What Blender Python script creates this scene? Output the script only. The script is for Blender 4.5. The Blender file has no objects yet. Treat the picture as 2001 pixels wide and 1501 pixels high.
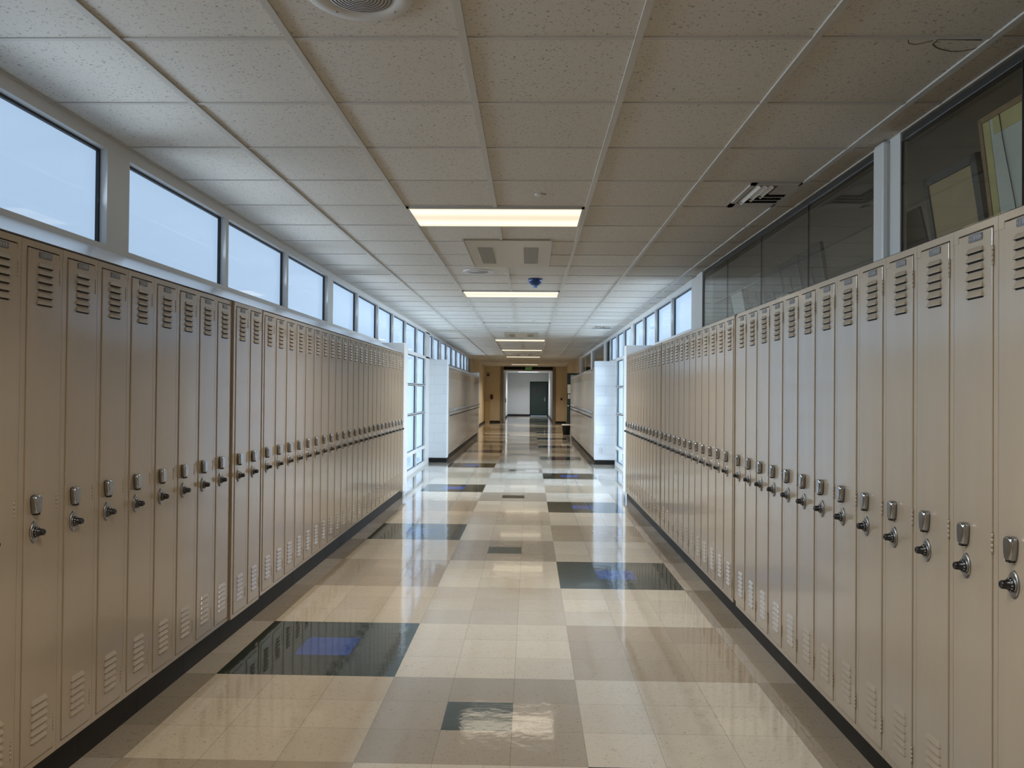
import bpy, bmesh, math, random
from mathutils import Vector, Matrix
random.seed(7)
S = bpy.context.scene
COL = S.collection
# ------------------------------------------------------------------ camera
F_PX, YAW, PITCH, ROLL, CAM_H = 1517.48, 0.0231768, 0.0108238, 0.00867758, 1.449636
cam_d = bpy.data.cameras.new('camera'); cam = bpy.data.objects.new('camera', cam_d); COL.objects.link(cam)
cam_d.sensor_fit = 'HORIZONTAL'; cam_d.sensor_width = 36.0; cam_d.lens = 36.0 * F_PX / 2001.0
cam_d.clip_start = 0.05; cam_d.clip_end = 200
fw = Vector((-math.sin(YAW)*math.cos(PITCH), math.cos(YAW)*math.cos(PITCH), math.sin(PITCH)))
rt0 = Vector((math.cos(YAW), math.sin(YAW), 0)); up0 = rt0.cross(fw)
rt = rt0*math.cos(ROLL) + up0*math.sin(ROLL); up = up0*math.cos(ROLL) - rt0*math.sin(ROLL)
cam.matrix_world = Matrix(((rt.x, up.x, -fw.x, 0), (rt.y, up.y, -fw.y, 0), (rt.z, up.z, -fw.z, CAM_H), (0, 0, 0, 1)))
S.camera = cam
# ------------------------------------------------------------------ exposure, sky
S.view_settings.view_transform = 'Standard'; S.view_settings.look = 'None'
S.view_settings.gamma = 1.0; S.view_settings.use_curve_mapping = False
S.view_settings.exposure = 0.0
W = bpy.data.worlds.new('sky'); S.world = W; W.use_nodes = True
bg = W.node_tree.nodes['Background']; bg.inputs['Color'].default_value = (0.55, 0.74, 1.0, 1); bg.inputs['Strength'].default_value = 0.9
try:
    S.cycles.max_bounces = 10; S.cycles.diffuse_bounces = 6; S.cycles.glossy_bounces = 5
    S.cycles.transparent_max_bounces = 12; S.cycles.caustics_reflective = False; S.cycles.caustics_refractive = False
    S.cycles.sample_clamp_indirect = 4.0
except Exception: pass
LAMP = 1.15          # ceiling light diffuser
PANE = 0.72         # frosted daylight panes
LAMP_W = 31.0       # area lamp added under each lit diffuser, aimed down to light the corridor
DAY_W = 27.0        # daylight per square metre thrown inwards by each pane
def area_lamp(name, parent, loc, sx, sy, power, col, spread, rot):
    d = bpy.data.lights.new(name, 'AREA'); d.shape = 'RECTANGLE'; d.size = sx; d.size_y = sy; d.energy = power; d.color = col; d.spread = math.radians(spread)
    o = bpy.data.objects.new(name, d); COL.objects.link(o); o.parent = parent; o.location = loc; o.rotation_euler = rot
    return o
# ------------------------------------------------------------------ dimensions
CEIL = 2.6867
GX, GY, G = -0.2424, 2.6934, 0.6097      # ceiling grid origin, pitch
FX, FY, FT = -0.6756, 3.9459, 0.3048     # floor tile origin, pitch
XL, XR = -1.70, 1.31                     # locker fronts
WL, WR = -2.075, 1.735                   # faces of the window walls
LW = 0.2286
# ------------------------------------------------------------------ materials
def nodes(name):
    m = bpy.data.materials.new(name); m.use_nodes = True
    nt = m.node_tree; return m, nt, nt.nodes['Principled BSDF']
def mat(name, col, rough=0.5, metal=0.0, bump=0.0, bscale=20.0, var=0.0, vscale=3.0, coat=0.0, stretch=(1, 1, 1), spec=0.5):
    m, nt, p = nodes(name)
    p.inputs['Base Color'].default_value = (*col, 1); p.inputs['Roughness'].default_value = rough
    p.inputs['Metallic'].default_value = metal; p.inputs['Specular IOR Level'].default_value = spec
    if coat: p.inputs['Coat Weight'].default_value = coat; p.inputs['Coat Roughness'].default_value = 0.10
    tc = nt.nodes.new('ShaderNodeTexCoord'); mp = nt.nodes.new('ShaderNodeMapping'); mp.inputs['Scale'].default_value = stretch
    nt.links.new(tc.outputs['Object'], mp.inputs['Vector'])
    if bump:
        n = nt.nodes.new('ShaderNodeTexNoise'); n.inputs['Scale'].default_value = bscale; n.inputs['Detail'].default_value = 2
        b = nt.nodes.new('ShaderNodeBump'); b.inputs['Strength'].default_value = 1.0; b.inputs['Distance'].default_value = bump
        nt.links.new(mp.outputs[0], n.inputs['Vector']); nt.links.new(n.outputs['Fac'], b.inputs['Height']); nt.links.new(b.outputs[0], p.inputs['Normal'])
    if var:
        n = nt.nodes.new('ShaderNodeTexNoise'); n.inputs['Scale'].default_value = vscale; n.inputs['Detail'].default_value = 4
        r = nt.nodes.new('ShaderNodeValToRGB')
        r.color_ramp.elements[0].position = 0.3; r.color_ramp.elements[1].position = 0.7
        r.color_ramp.elements[0].color = (*[c*(1-var) for c in col], 1); r.color_ramp.elements[1].color = (*[min(1, c*(1+var)) for c in col], 1)
        nt.links.new(mp.outputs[0], n.inputs['Vector']); nt.links.new(n.outputs['Fac'], r.inputs[0]); nt.links.new(r.outputs[0], p.inputs['Base Color'])
    return m
def mathn(nt, op, a, b=None, c=None):
    n = nt.nodes.new('ShaderNodeMath'); n.operation = op
    for k, v in enumerate((a, b, c)):
        if v is None: continue
        if isinstance(v, (int, float)): n.inputs[k].default_value = v
        else: nt.links.new(v, n.inputs[k])
    return n.outputs[0]
def mixc(nt, fac, a, b):
    n = nt.nodes.new('ShaderNodeMix'); n.data_type = 'RGBA'
    for s, v in ((0, fac), (6, a), (7, b)):
        if hasattr(v, 'links') or hasattr(v, 'is_linked'): nt.links.new(v, n.inputs[s])
        else: n.inputs[s].default_value = v if s == 0 else (*v, 1)
    return n.outputs[2]
def floor_mat(name, col, speck=0.25):
    col = (col[0], col[1]*1.02, col[2]*1.08)
    """waxed vinyl composition tile: seams, chips and a rippled wax film"""
    m, nt, p = nodes(name)
    tc = nt.nodes.new('ShaderNodeTexCoord'); sp = nt.nodes.new('ShaderNodeSeparateXYZ'); nt.links.new(tc.outputs['Object'], sp.inputs[0])
    u = mathn(nt, 'DIVIDE', mathn(nt, 'SUBTRACT', sp.outputs[0], FX), FT); v = mathn(nt, 'DIVIDE', mathn(nt, 'SUBTRACT', sp.outputs[1], FY), FT)
    fu = mathn(nt, 'ABSOLUTE', mathn(nt, 'SUBTRACT', u, mathn(nt, 'ROUND', u))); fv = mathn(nt, 'ABSOLUTE', mathn(nt, 'SUBTRACT', v, mathn(nt, 'ROUND', v)))
    seam = mathn(nt, 'LESS_THAN', mathn(nt, 'MINIMUM', fu, fv), 0.0045)
    cb = nt.nodes.new('ShaderNodeCombineXYZ'); nt.links.new(mathn(nt, 'FLOOR', u), cb.inputs[0]); nt.links.new(mathn(nt, 'FLOOR', v), cb.inputs[1])
    wn = nt.nodes.new('ShaderNodeTexWhiteNoise'); wn.noise_dimensions = '3D'; nt.links.new(cb.outputs[0], wn.inputs['Vector'])
    # chips
    n1 = nt.nodes.new('ShaderNodeTexNoise'); n1.inputs['Scale'].default_value = 75; n1.inputs['Detail'].default_value = 2; n1.inputs['Distortion'].default_value = 1.2
    n2 = nt.nodes.new('ShaderNodeTexNoise'); n2.inputs['Scale'].default_value = 14; n2.inputs['Detail'].default_value = 3
    nt.links.new(tc.outputs['Object'], n1.inputs['Vector']); nt.links.new(tc.outputs['Object'], n2.inputs['Vector'])
    chip = mathn(nt, 'MULTIPLY', mathn(nt, 'GREATER_THAN', n1.outputs['Fac'], 0.64), speck*2.0)
    dk = tuple(c*0.45 for c in col); lt = tuple(min(1, c*1.10) for c in col); lo = tuple(c*0.93 for c in col)
    base = mixc(nt, wn.outputs['Value'], lo, lt)
    base = mixc(nt, mathn(nt, 'MULTIPLY', n2.outputs['Fac'], 0.22), base, tuple(c*0.75 for c in col))
    base = mixc(nt, chip, base, dk)
    base = mixc(nt, mathn(nt, 'MULTIPLY', seam, 0.55), base, tuple(c*0.3 for c in col))
    nt.links.new(base, p.inputs['Base Color'])
    p.inputs['Roughness'].default_value = 0.07; p.inputs['IOR'].default_value = 1.6; p.inputs['Coat Weight'].default_value = 0.4; p.inputs['Coat Roughness'].default_value = 0.03
    mp = nt.nodes.new('ShaderNodeMapping'); mp.inputs['Scale'].default_value = (1.0, 1.0, 1.0); nt.links.new(tc.outputs['Object'], mp.inputs['Vector'])
    w1 = nt.nodes.new('ShaderNodeTexNoise'); w1.inputs['Scale'].default_value = 11; w1.inputs['Detail'].default_value = 3
    nt.links.new(mp.outputs[0], w1.inputs['Vector'])
    b = nt.nodes.new('ShaderNodeBump'); b.inputs['Strength'].default_value = 1; b.inputs['Distance'].default_value = 0.0011
    nt.links.new(w1.outputs['Fac'], b.inputs['Height']); nt.links.new(b.outputs[0], p.inputs['Normal'])
    return m
def ceil_mat():
    m, nt, p = nodes('acoustic_tile')
    tc = nt.nodes.new('ShaderNodeTexCoord'); sp = nt.nodes.new('ShaderNodeSeparateXYZ'); nt.links.new(tc.outputs['Object'], sp.inputs[0])
    n1 = nt.nodes.new('ShaderNodeTexNoise'); n1.inputs['Scale'].default_value = 95; n1.inputs['Detail'].default_value = 2.5; n1.inputs['Distortion'].default_value = 0.9
    n2 = nt.nodes.new('ShaderNodeTexNoise'); n2.inputs['Scale'].default_value = 3; n2.inputs['Detail'].default_value = 3
    nt.links.new(tc.outputs['Object'], n1.inputs['Vector']); nt.links.new(tc.outputs['Object'], n2.inputs['Vector'])
    pit = mathn(nt, 'GREATER_THAN', n1.outputs['Fac'], 0.635)
    cb = nt.nodes.new('ShaderNodeCombineXYZ')
    nt.links.new(mathn(nt, 'FLOOR', mathn(nt, 'DIVIDE', mathn(nt, 'SUBTRACT', sp.outputs[0], GX), G)), cb.inputs[0])
    nt.links.new(mathn(nt, 'FLOOR', mathn(nt, 'DIVIDE', mathn(nt, 'SUBTRACT', sp.outputs[1], GY), G)), cb.inputs[1])
    wn = nt.nodes.new('ShaderNodeTexWhiteNoise'); nt.links.new(cb.outputs[0], wn.inputs['Vector'])
    base = mixc(nt, wn.outputs['Value'], (0.55, 0.53, 0.49), (0.60, 0.585, 0.545))
    base = mixc(nt, mathn(nt, 'MULTIPLY', n2.outputs['Fac'], 0.15), base, (0.44, 0.41, 0.365))
    base = mixc(nt, mathn(nt, 'MULTIPLY', pit, 0.7), base, (0.17, 0.155, 0.14))
    nt.links.new(base, p.inputs['Base Color']); p.inputs['Roughness'].default_value = 0.95; p.inputs['Specular IOR Level'].default_value = 0.1
    return m
def block_mat(name, col, w=0.40, h=0.20):
    m, nt, p = nodes(name)
    tc = nt.nodes.new('ShaderNodeTexCoord'); sp = nt.nodes.new('ShaderNodeSeparateXYZ'); nt.links.new(tc.outputs['Object'], sp.inputs[0])
    hz = mathn(nt, 'DIVIDE', sp.outputs[2], h); row = mathn(nt, 'FLOOR', hz)
    xs = mathn(nt, 'ADD', mathn(nt, 'DIVIDE', mathn(nt, 'ADD', sp.outputs[0], sp.outputs[1]), w), mathn(nt, 'MULTIPLY', mathn(nt, 'MODULO', row, 2.0), 0.5))
    fz = mathn(nt, 'ABSOLUTE', mathn(nt, 'SUBTRACT', hz, mathn(nt, 'ROUND', hz))); fx = mathn(nt, 'ABSOLUTE', mathn(nt, 'SUBTRACT', xs, mathn(nt, 'ROUND', xs)))
    j = mathn(nt, 'MAXIMUM', mathn(nt, 'LESS_THAN', fz, 0.018), mathn(nt, 'LESS_THAN', fx, 0.009))
    nt.links.new(mixc(nt, mathn(nt, 'MULTIPLY', j, 0.35), col, tuple(c*0.6 for c in col)), p.inputs['Base Color'])
    b = nt.nodes.new('ShaderNodeBump'); b.inputs['Distance'].default_value = 0.002; b.invert = True
    nt.links.new(j, b.inputs['Height']); nt.links.new(b.outputs[0], p.inputs['Normal']); p.inputs['Roughness'].default_value = 0.4
    return m
def glass_mat(name, tint=(1, 1, 1), ior=1.5, rough=0.0):
    m = bpy.data.materials.new(name); m.use_nodes = True; nt = m.node_tree; nt.nodes.clear()
    o = nt.nodes.new('ShaderNodeOutputMaterial'); t = nt.nodes.new('ShaderNodeBsdfTransparent'); g = nt.nodes.new('ShaderNodeBsdfGlossy')
    x = nt.nodes.new('ShaderNodeMixShader'); ge = nt.nodes.new('ShaderNodeNewGeometry'); dt = nt.nodes.new('ShaderNodeVectorMath'); dt.operation = 'DOT_PRODUCT'
    nt.links.new(ge.outputs['Incoming'], dt.inputs[0]); nt.links.new(ge.outputs['Normal'], dt.inputs[1])
    f0 = ((ior-1)/(ior+1))**2      # Schlick reflectance, the same from both sides of the sheet
    fr = mathn(nt, 'ADD', mathn(nt, 'MULTIPLY', mathn(nt, 'POWER', mathn(nt, 'SUBTRACT', 1.0, mathn(nt, 'ABSOLUTE', dt.outputs['Value'])), 5.0), 1-f0), f0)
    t.inputs[0].default_value = (*tint, 1); g.inputs['Roughness'].default_value = rough; 
    nt.links.new(fr, x.inputs[0]); nt.links.new(t.outputs[0], x.inputs[1]); nt.links.new(g.outputs[0], x.inputs[2]); nt.links.new(x.outputs[0], o.inputs[0])
    return m
def glow_mat(name, col, strength, rough=0.05, spec=0.5):
    m, nt, p = nodes(name)
    p.inputs['Base Color'].default_value = (*[c*0.25 for c in col], 1); p.inputs['Roughness'].default_value = rough
    p.inputs['Emission Color'].default_value = (*col, 1); p.inputs['Emission Strength'].default_value = strength
    p.inputs['Specular IOR Level'].default_value = spec
    return m
M = {}
M['paint'] = mat('locker_enamel', (0.375, 0.305, 0.225), 0.28, bump=0.0016, bscale=5, var=0.05, vscale=6, stretch=(1, 1, 0.35), coat=0.65)
M['slot'] = mat('slot_shade', (0.012, 0.010, 0.008), 0.8)  # near-black colour painting the shade inside louver slots and pull notch
M['seam'] = mat('dark_gap', (0.02, 0.016, 0.012), 0.8)
M['chrome'] = mat('chrome', (0.40, 0.41, 0.43), 0.2, 1.0)
M['steel'] = mat('worn_steel', (0.34, 0.335, 0.33), 0.35, 1.0, bump=0.0003, bscale=60)
M['knob'] = mat('black_dial', (0.008, 0.008, 0.009), 0.25)
M['tick'] = mat('dial_marks', (0.55, 0.55, 0.55), 0.5)
M['plate'] = mat('number_plate_metal', (0.16, 0.16, 0.17), 0.4, 0.5, var=0.2, vscale=90)
M['emboss'] = mat('plate_embossing', (0.55, 0.54, 0.52), 0.35, 0.6)
M['kick'] = mat('black_cove_base', (0.014, 0.012, 0.010), 0.5, bump=0.0006, bscale=12, spec=0.25)
M['white'] = mat('white_enamel', (0.72, 0.73, 0.73), 0.35)
M['slope'] = mat('white_metal_cap', (0.70, 0.71, 0.73), 0.22, bump=0.0006, bscale=4)
M['frame'] = mat('grey_window_frame', (0.58, 0.58, 0.57), 0.4)
M['gasket'] = mat('black_gasket', (0.012, 0.014, 0.017), 0.5)
M['post'] = mat('grey_post', (0.50, 0.50, 0.48), 0.4)
M['block'] = block_mat('white_block', (0.74, 0.76, 0.78))
M['beige'] = mat('beige_wall', (0.58, 0.485, 0.335), 0.6, var=0.05)
M['olive'] = mat('classroom_wall', (0.27, 0.25, 0.20), 0.8, var=0.06)
M['tan'] = mat('tan_pinboard', (0.40, 0.31, 0.19), 0.9, var=0.06, vscale=12)
M['darkgrey'] = mat('dark_grey_frame', (0.05, 0.054, 0.058), 0.5)
M['slate'] = mat('slate_board', (0.016, 0.017, 0.016), 0.7, var=0.2, vscale=5)
M['greyboard'] = mat('grey_board', (0.022, 0.028, 0.031), 0.5, var=0.15, vscale=4)
M['wb'] = mat('whiteboard', (0.55, 0.57, 0.53), 0.35, var=0.05)
M['yellowed'] = mat('yellowed_paper', (0.50, 0.43, 0.20), 0.8, var=0.1, vscale=8)
M['oak'] = mat('oak_trim', (0.26, 0.16, 0.08), 0.5, var=0.2, vscale=20)
M['wood'] = mat('yellow_plywood', (0.50, 0.37, 0.18), 0.5, var=0.2, vscale=9, stretch=(4, 4, 1))
M['ceil'] = ceil_mat()
M['tbar'] = mat('ceiling_grid', (0.45, 0.43, 0.395), 0.5)
M['grille'] = mat('speaker_metal', (0.50, 0.50, 0.49), 0.5)
M['mesh'] = mat('grille_shadow', (0.05, 0.05, 0.048), 0.7)
M['spk'] = mat('speaker_mesh', (0.17, 0.17, 0.17), 0.6)
M['cassette'] = mat('beige_panel', (0.35, 0.305, 0.23), 0.3)
M['blue'] = mat('blue_plastic', (0.012, 0.04, 0.16), 0.35)
M['paleblue'] = mat('pale_blue_lens', (0.25, 0.38, 0.62), 0.3)
M['greendoor'] = mat('dark_green_door', (0.018, 0.034, 0.030), 0.35)
M['paper'] = mat('paper', (0.62, 0.62, 0.58), 0.8)
M['ink'] = mat('paper_print', (0.10, 0.10, 0.10), 0.8)
M['red'] = mat('dark_red_plastic', (0.06, 0.008, 0.007), 0.4)
M['brown'] = mat('brown_plate', (0.10, 0.05, 0.035), 0.5)
M['black'] = mat('black_plastic', (0.006, 0.007, 0.007), 0.6, spec=0.2)
M['bag'] = mat('white_liner', (0.65, 0.65, 0.63), 0.5)
M['greywall'] = mat('pale_grey_wall', (0.50, 0.51, 0.51), 0.6)
M['exitgreen'] = glow_mat('exit_green', (0.06, 0.30, 0.05), 0.5)
M['exitface'] = mat('exit_face', (0.20, 0.24, 0.17), 0.5)
M['lamp'] = glow_mat('light_diffuser', (1.0, 0.87, 0.64), LAMP, 0.4)
_nt = M['lamp'].node_tree; _tc = _nt.nodes.new('ShaderNodeTexCoord'); _sp = _nt.nodes.new('ShaderNodeSeparateXYZ'); _nt.links.new(_tc.outputs['Object'], _sp.inputs[0])
_d = mathn(_nt, 'ABSOLUTE', mathn(_nt, 'SUBTRACT', mathn(_nt, 'ABSOLUTE', _sp.outputs[1]), 0.17))      # two fluorescent tubes glow through the diffuser
_nt.links.new(mathn(_nt, 'ADD', 0.82, mathn(_nt, 'MULTIPLY', 0.55, mathn(_nt, 'SUBTRACT', 1.0, mathn(_nt, 'MINIMUM', mathn(_nt, 'DIVIDE', _d, 0.13), 1.0)))), _nt.nodes['Principled BSDF'].inputs['Emission Strength'])
M['lampoff'] = mat('unlit_diffuser', (0.62, 0.62, 0.58), 0.4)
M['pane'] = glow_mat('frosted_daylight', (0.52, 0.73, 1.0), PANE, 0.03)
M['glass'] = glass_mat('interior_glass', (0.88, 0.89, 0.865), 1.75)
M['clear'] = glass_mat('outside_glass', (0.92, 0.95, 0.96), 1.5)
M['ground'] = mat('pale_concrete', (0.6, 0.62, 0.62), 0.9)
FL = dict(
    light=floor_mat('tile_ivory', (0.60, 0.535, 0.43)), med=floor_mat('tile_putty', (0.47, 0.41, 0.325)), tan=floor_mat('tile_sand', (0.40, 0.325, 0.23)),
    dark=floor_mat('tile_taupe', (0.36, 0.305, 0.235)), cream=floor_mat('tile_cream', (0.54, 0.455, 0.335)), green=floor_mat('tile_green', (0.013, 0.025, 0.020), 0.12),
    blue=floor_mat('tile_blue', (0.014, 0.060, 0.27), 0.3), edge=floor_mat('tile_stone', (0.42, 0.36, 0.28)), edgedark=floor_mat('tile_umber', (0.31, 0.255, 0.185)))
# ------------------------------------------------------------------ mesh helpers
class MB:
    def __init__(self, mats): self.bm = bmesh.new(); self.mats = mats if isinstance(mats, list) else [mats]; self.smooth = []
    def box(self, a, b, m=0, bev=0.0):
        a, b = [min(p, q) for p, q in zip(a, b)], [max(p, q) for p, q in zip(a, b)]
        v = [self.bm.verts.new((x, y, z)) for x in (a[0], b[0]) for y in (a[1], b[1]) for z in (a[2], b[2])]
        fs = [self.bm.faces.new([v[k] for k in q]) for q in ((0, 1, 3, 2), (4, 6, 7, 5), (0, 4, 5, 1), (2, 3, 7, 6), (0, 2, 6, 4), (1, 5, 7, 3))]
        for f in fs: f.material_index = m
        if bev:
            es = list({e for f in fs for e in f.edges})
            r = bmesh.ops.bevel(self.bm, geom=es, offset=bev, segments=2, affect='EDGES', profile=0.5)
            for f in r['faces']: f.material_index = m
        return self
    def quad(self, pts, m=0):
        f = self.bm.faces.new([self.bm.verts.new(p) for p in pts]); f.material_index = m; return self
    def prism(self, pts, d, m=0):
        """polygon pts (3D) extruded by vector d"""
        a = [self.bm.verts.new(p) for p in pts]; b = [self.bm.verts.new(Vector(p)+Vector(d)) for p in pts]
        n = len(a); fs = [self.bm.faces.new(a), self.bm.faces.new(b[::-1])]
        for k in range(n): fs.append(self.bm.faces.new([a[k], b[k], b[(k+1) % n], a[(k+1) % n]]))
        for f in fs: f.material_index = m
        return self
    def lathe(self, c, axis, prof, n=20, m=0, cap=True):
        """prof: (r, h) along axis from c; smooth sides"""
        ax = Vector(axis).normalized(); t = Vector((0, 0, 1)) if abs(ax.z) < 0.9 else Vector((1, 0, 0))
        u = ax.cross(t).normalized(); w = ax.cross(u); c = Vector(c); rings = []
        for r, h in prof:
            if r < 1e-6: rings.append([self.bm.verts.new(c+ax*h)]); continue
            rings.append([self.bm.verts.new(c+ax*h+(u*math.cos(2*math.pi*k/n)+w*math.sin(2*math.pi*k/n))*r) for k in range(n)])
        for A, B in zip(rings, rings[1:]):
            for k in range(n):
                q = [A[k % len(A)], A[(k+1) % len(A)], B[(k+1) % len(B)], B[k % len(B)]]
                q2 = []
                for v in q:
                    if v not in q2: q2.append(v)
                if len(q2) > 2:
                    f = self.bm.faces.new(q2); f.material_index = m; f.smooth = True
        for R in (rings[0], rings[-1]):
            if cap and len(R) > 2:
                f = self.bm.faces.new(R); f.material_index = m
        return self
    def tube(self, pts, r, n=6, m=0):
        pts = [Vector(p) for p in pts]; prev = None
        for i, p in enumerate(pts):
            d = (pts[min(i+1, len(pts)-1)]-pts[max(i-1, 0)]).normalized(); t = Vector((0, 0, 1)) if abs(d.z) < 0.9 else Vector((1, 0, 0))
            u = d.cross(t).normalized(); w = d.cross(u)
            ring = [self.bm.verts.new(p+(u*math.cos(2*math.pi*k/n)+w*math.sin(2*math.pi*k/n))*r) for k in range(n)]
            if prev:
                for k in range(n):
                    f = self.bm.faces.new([prev[k], prev[(k+1) % n], ring[(k+1) % n], ring[k]]); f.material_index = m; f.smooth = True
            else: self.bm.faces.new(ring)
            prev = ring
        self.bm.faces.new(prev); return self
    def build(self, name, parent=None, label=None, loc=None):
        bmesh.ops.recalc_face_normals(self.bm, faces=self.bm.faces)
        me = bpy.data.meshes.new(name); self.bm.to_mesh(me); self.bm.free()
        for m in self.mats: me.materials.append(M[m] if isinstance(m, str) else m)
        o = bpy.data.objects.new(name, me); COL.objects.link(o)
        if parent: o.parent = parent
        if loc: o.location = loc
        if label: o['label'] = label
        return o
def tag(o, label, cat, group=None, kind=None):
    o['label'] = label; o['category'] = cat
    if group: o['group'] = group
    if kind: o['kind'] = kind
    return o
def thing(name, loc, label, cat, group=None, rz=0.0):
    o = bpy.data.objects.new(name, None); COL.objects.link(o); o.empty_display_size = 0.1
    o.location = loc; o.rotation_euler = (0, 0, rz); return tag(o, label, cat, group)
def struct(o, label=None, cat=None):
    o['kind'] = 'structure'
    if label: o['label'] = label
    if cat: o['category'] = cat
    return o
def copy_tree(o, parent=None):
    c = o.copy(); COL.objects.link(c)
    if parent: c.parent = parent
    for ch in list(o.children): copy_tree(ch, c)
    return c
ONES = 'zeroth first second third fourth fifth sixth seventh eighth ninth tenth eleventh twelfth thirteenth fourteenth fifteenth sixteenth seventeenth eighteenth nineteenth twentieth'.split()
def ordinal(n):
    if n <= 20: return ONES[n]
    t, u = divmod(n, 10); tens = {2: 'twent', 3: 'thirt', 4: 'fort', 5: 'fift'}[t]
    return tens+'ieth' if u == 0 else tens+'y-'+ONES[u]
# ================================================================== SETTING
Y0, Y1, YB = -4.0, 37.2, 48.3
# ---- floor: one face per tile
def floor_kind(i, j):
    b = j//3; jj = j % 3
    if 0 <= i < 3:
        k = b % 4
        if k == 3: return 'green' if (i == 1 and jj == 1) else 'dark'
        return ('light', 'med', 'light')[k]
    if -3 <= i < 0:
        k = b % 4
        if k == 0: return 'blue' if (i == -2 and jj == 1) else 'green'
        return ('', 'cream', 'tan', 'cream')[k]
    if 3 <= i < 6:
        k = b % 4
        if k == 2: return 'blue' if (i == 4 and jj == 1) else 'green'
        return ('tan', 'light', '', 'light')[k]
    return 'edge' if b % 2 == 0 else 'edgedark'
keys = list(FL); mb = MB([FL[k] for k in keys])
grid = {}
def gv(i, j):
    if (i, j) not in grid: grid[(i, j)] = mb.bm.verts.new((FX+i*FT, FY+j*FT, 0))
    return grid[(i, j)]
for j in range(-26, 147):
    for i in range(-6, 9):
        f = mb.bm.faces.new([gv(i, j), gv(i+1, j), gv(i+1, j+1), gv(i, j+1)]); f.material_index = keys.index(floor_kind(i, j))
struct(mb.build('floor'), 'glossy waxed floor of beige tiles with dark green and blue squares')
# ---- ceiling and its grid
ceil = struct(MB('ceil').box((WL-0.15, Y0, CEIL), (WR+0.06, Y1, CEIL+0.04)).build('ceiling'), 'speckled white acoustic tile ceiling')
mb = MB('tbar')
for c in range(-3, 4):
    x = GX+c*G
    if x < WL: x = WL+0.004
    mb.box((x-0.0135, Y0, CEIL-0.008), (x+0.0135, Y1, CEIL+0.001))
for k in range(-10, 57):
    y = GY+k*G; mb.box((WL, y-0.010, CEIL-0.0045), (WR, y+0.010, CEIL+0.001))
mb.box((WR-0.012, Y0, CEIL-0.008), (WR+0.01, 7.8, CEIL+0.001))
mb.build('ceiling_grid', ceil)
# cracked corner of one ceiling tile by the right wall
def ribbon(pts, w, z, name):
    mb = MB('seam'); pts = [Vector((x, y, z)) for x, y in pts]
    for a, b in zip(pts, pts[1:]):
        d = (b-a).normalized(); n = Vector((-d.y, d.x, 0))*w; h = Vector((0, 0, 0.0015))
        mb.prism([a-n-d*w*0.5, a+n-d*w*0.5, b+n+d*w*0.5, b-n+d*w*0.5], h)
    return mb.build(name, ceil)
ribbon([(1.405, 2.712), (1.405, 2.75), (1.43, 2.775), (1.455, 2.79), (1.50, 2.808), (1.535, 2.806), (1.565, 2.79), (1.575, 2.775)], 0.0016, CEIL-0.0012, 'tile_crack')
ribbon([(1.405, 2.712), (1.48, 2.714), (1.555, 2.717)], 0.003, CEIL-0.0012, 'tile_crack')
ribbon([(1.30, 2.71), (1.318, 2.742), (1.345, 2.752), (1.372, 2.735), (1.39, 2.72)], 0.001, CEIL-0.0012, 'tile_crack')
# ---- walls
struct(MB('frame').box((-2.30, Y0, 0), (-2.12, 10.42, 2.10)).build('wall_left'))
struct(MB('frame').box((-2.30, 16.20, 0), (-2.12, 26.05, 2.10)).build('wall_left'))
struct(MB('beige').box((-2.35, 27.40, 0), (-2.16, Y1, CEIL)).build('wall_left'))
struct(MB('olive').box((WR+0.03, Y0, 0), (2.40, 8.40, 1.93)).build('wall_right'))
struct(MB('frame').box((WR+0.03, 8.40, 0), (1.95, 10.70, 2.10)).build('wall_right'))
struct(MB('frame').box((WR+0.03, 16.05, 0), (1.95, 25.10, 2.10)).build('wall_right'))
struct(MB('beige').box((1.72, 27.50, 0), (1.95, Y1, CEIL)).build('wall_right'))
mb = MB('beige'); mb.box((1.77, 25.10, 0), (2.5, 25.2, CEIL)); mb.box((2.42, 25.2, 0), (2.5, 27.5, CEIL)); mb.box((1.95, 27.5, 0), (2.5, 27.6, CEIL))
struct(mb.build('wall_right'))
struct(MB('beige').box((-2.4, Y0-0.12, 0), (2.4, Y0, CEIL)).build('wall_back'))
# end wall with the opening
mb = MB('beige'); mb.box((-2.3, Y1, 0), (-1.40, Y1+0.25, CEIL+0.1)); mb.box((1.22, Y1, 0), (1.95, Y1+0.25, CEIL+0.1)); struct(mb.build('wall_far'))
mb = MB('brown'); 
mb = MB(mat('door_jamb', (0.20, 0.165, 0.13), 0.5)); mb.box((-1.42, Y1-0.03, 0), (-1.27, Y1+0.26, CEIL)); mb.box((1.08, Y1-0.03, 0), (1.23, Y1+0.26, CEIL)); struct(mb.build('trim_1'), 'brown jambs of the far opening')
mb = MB(['black', 'frame']); mb.box((-1.27, Y1-0.02, 2.53), (1.08, Y1+0.26, CEIL)); mb.box((-1.27, Y1-0.01, 2.485), (1.08, Y1+0.26, 2.53), 1); struct(mb.build('trim_2'), 'black header over the far opening')
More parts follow.
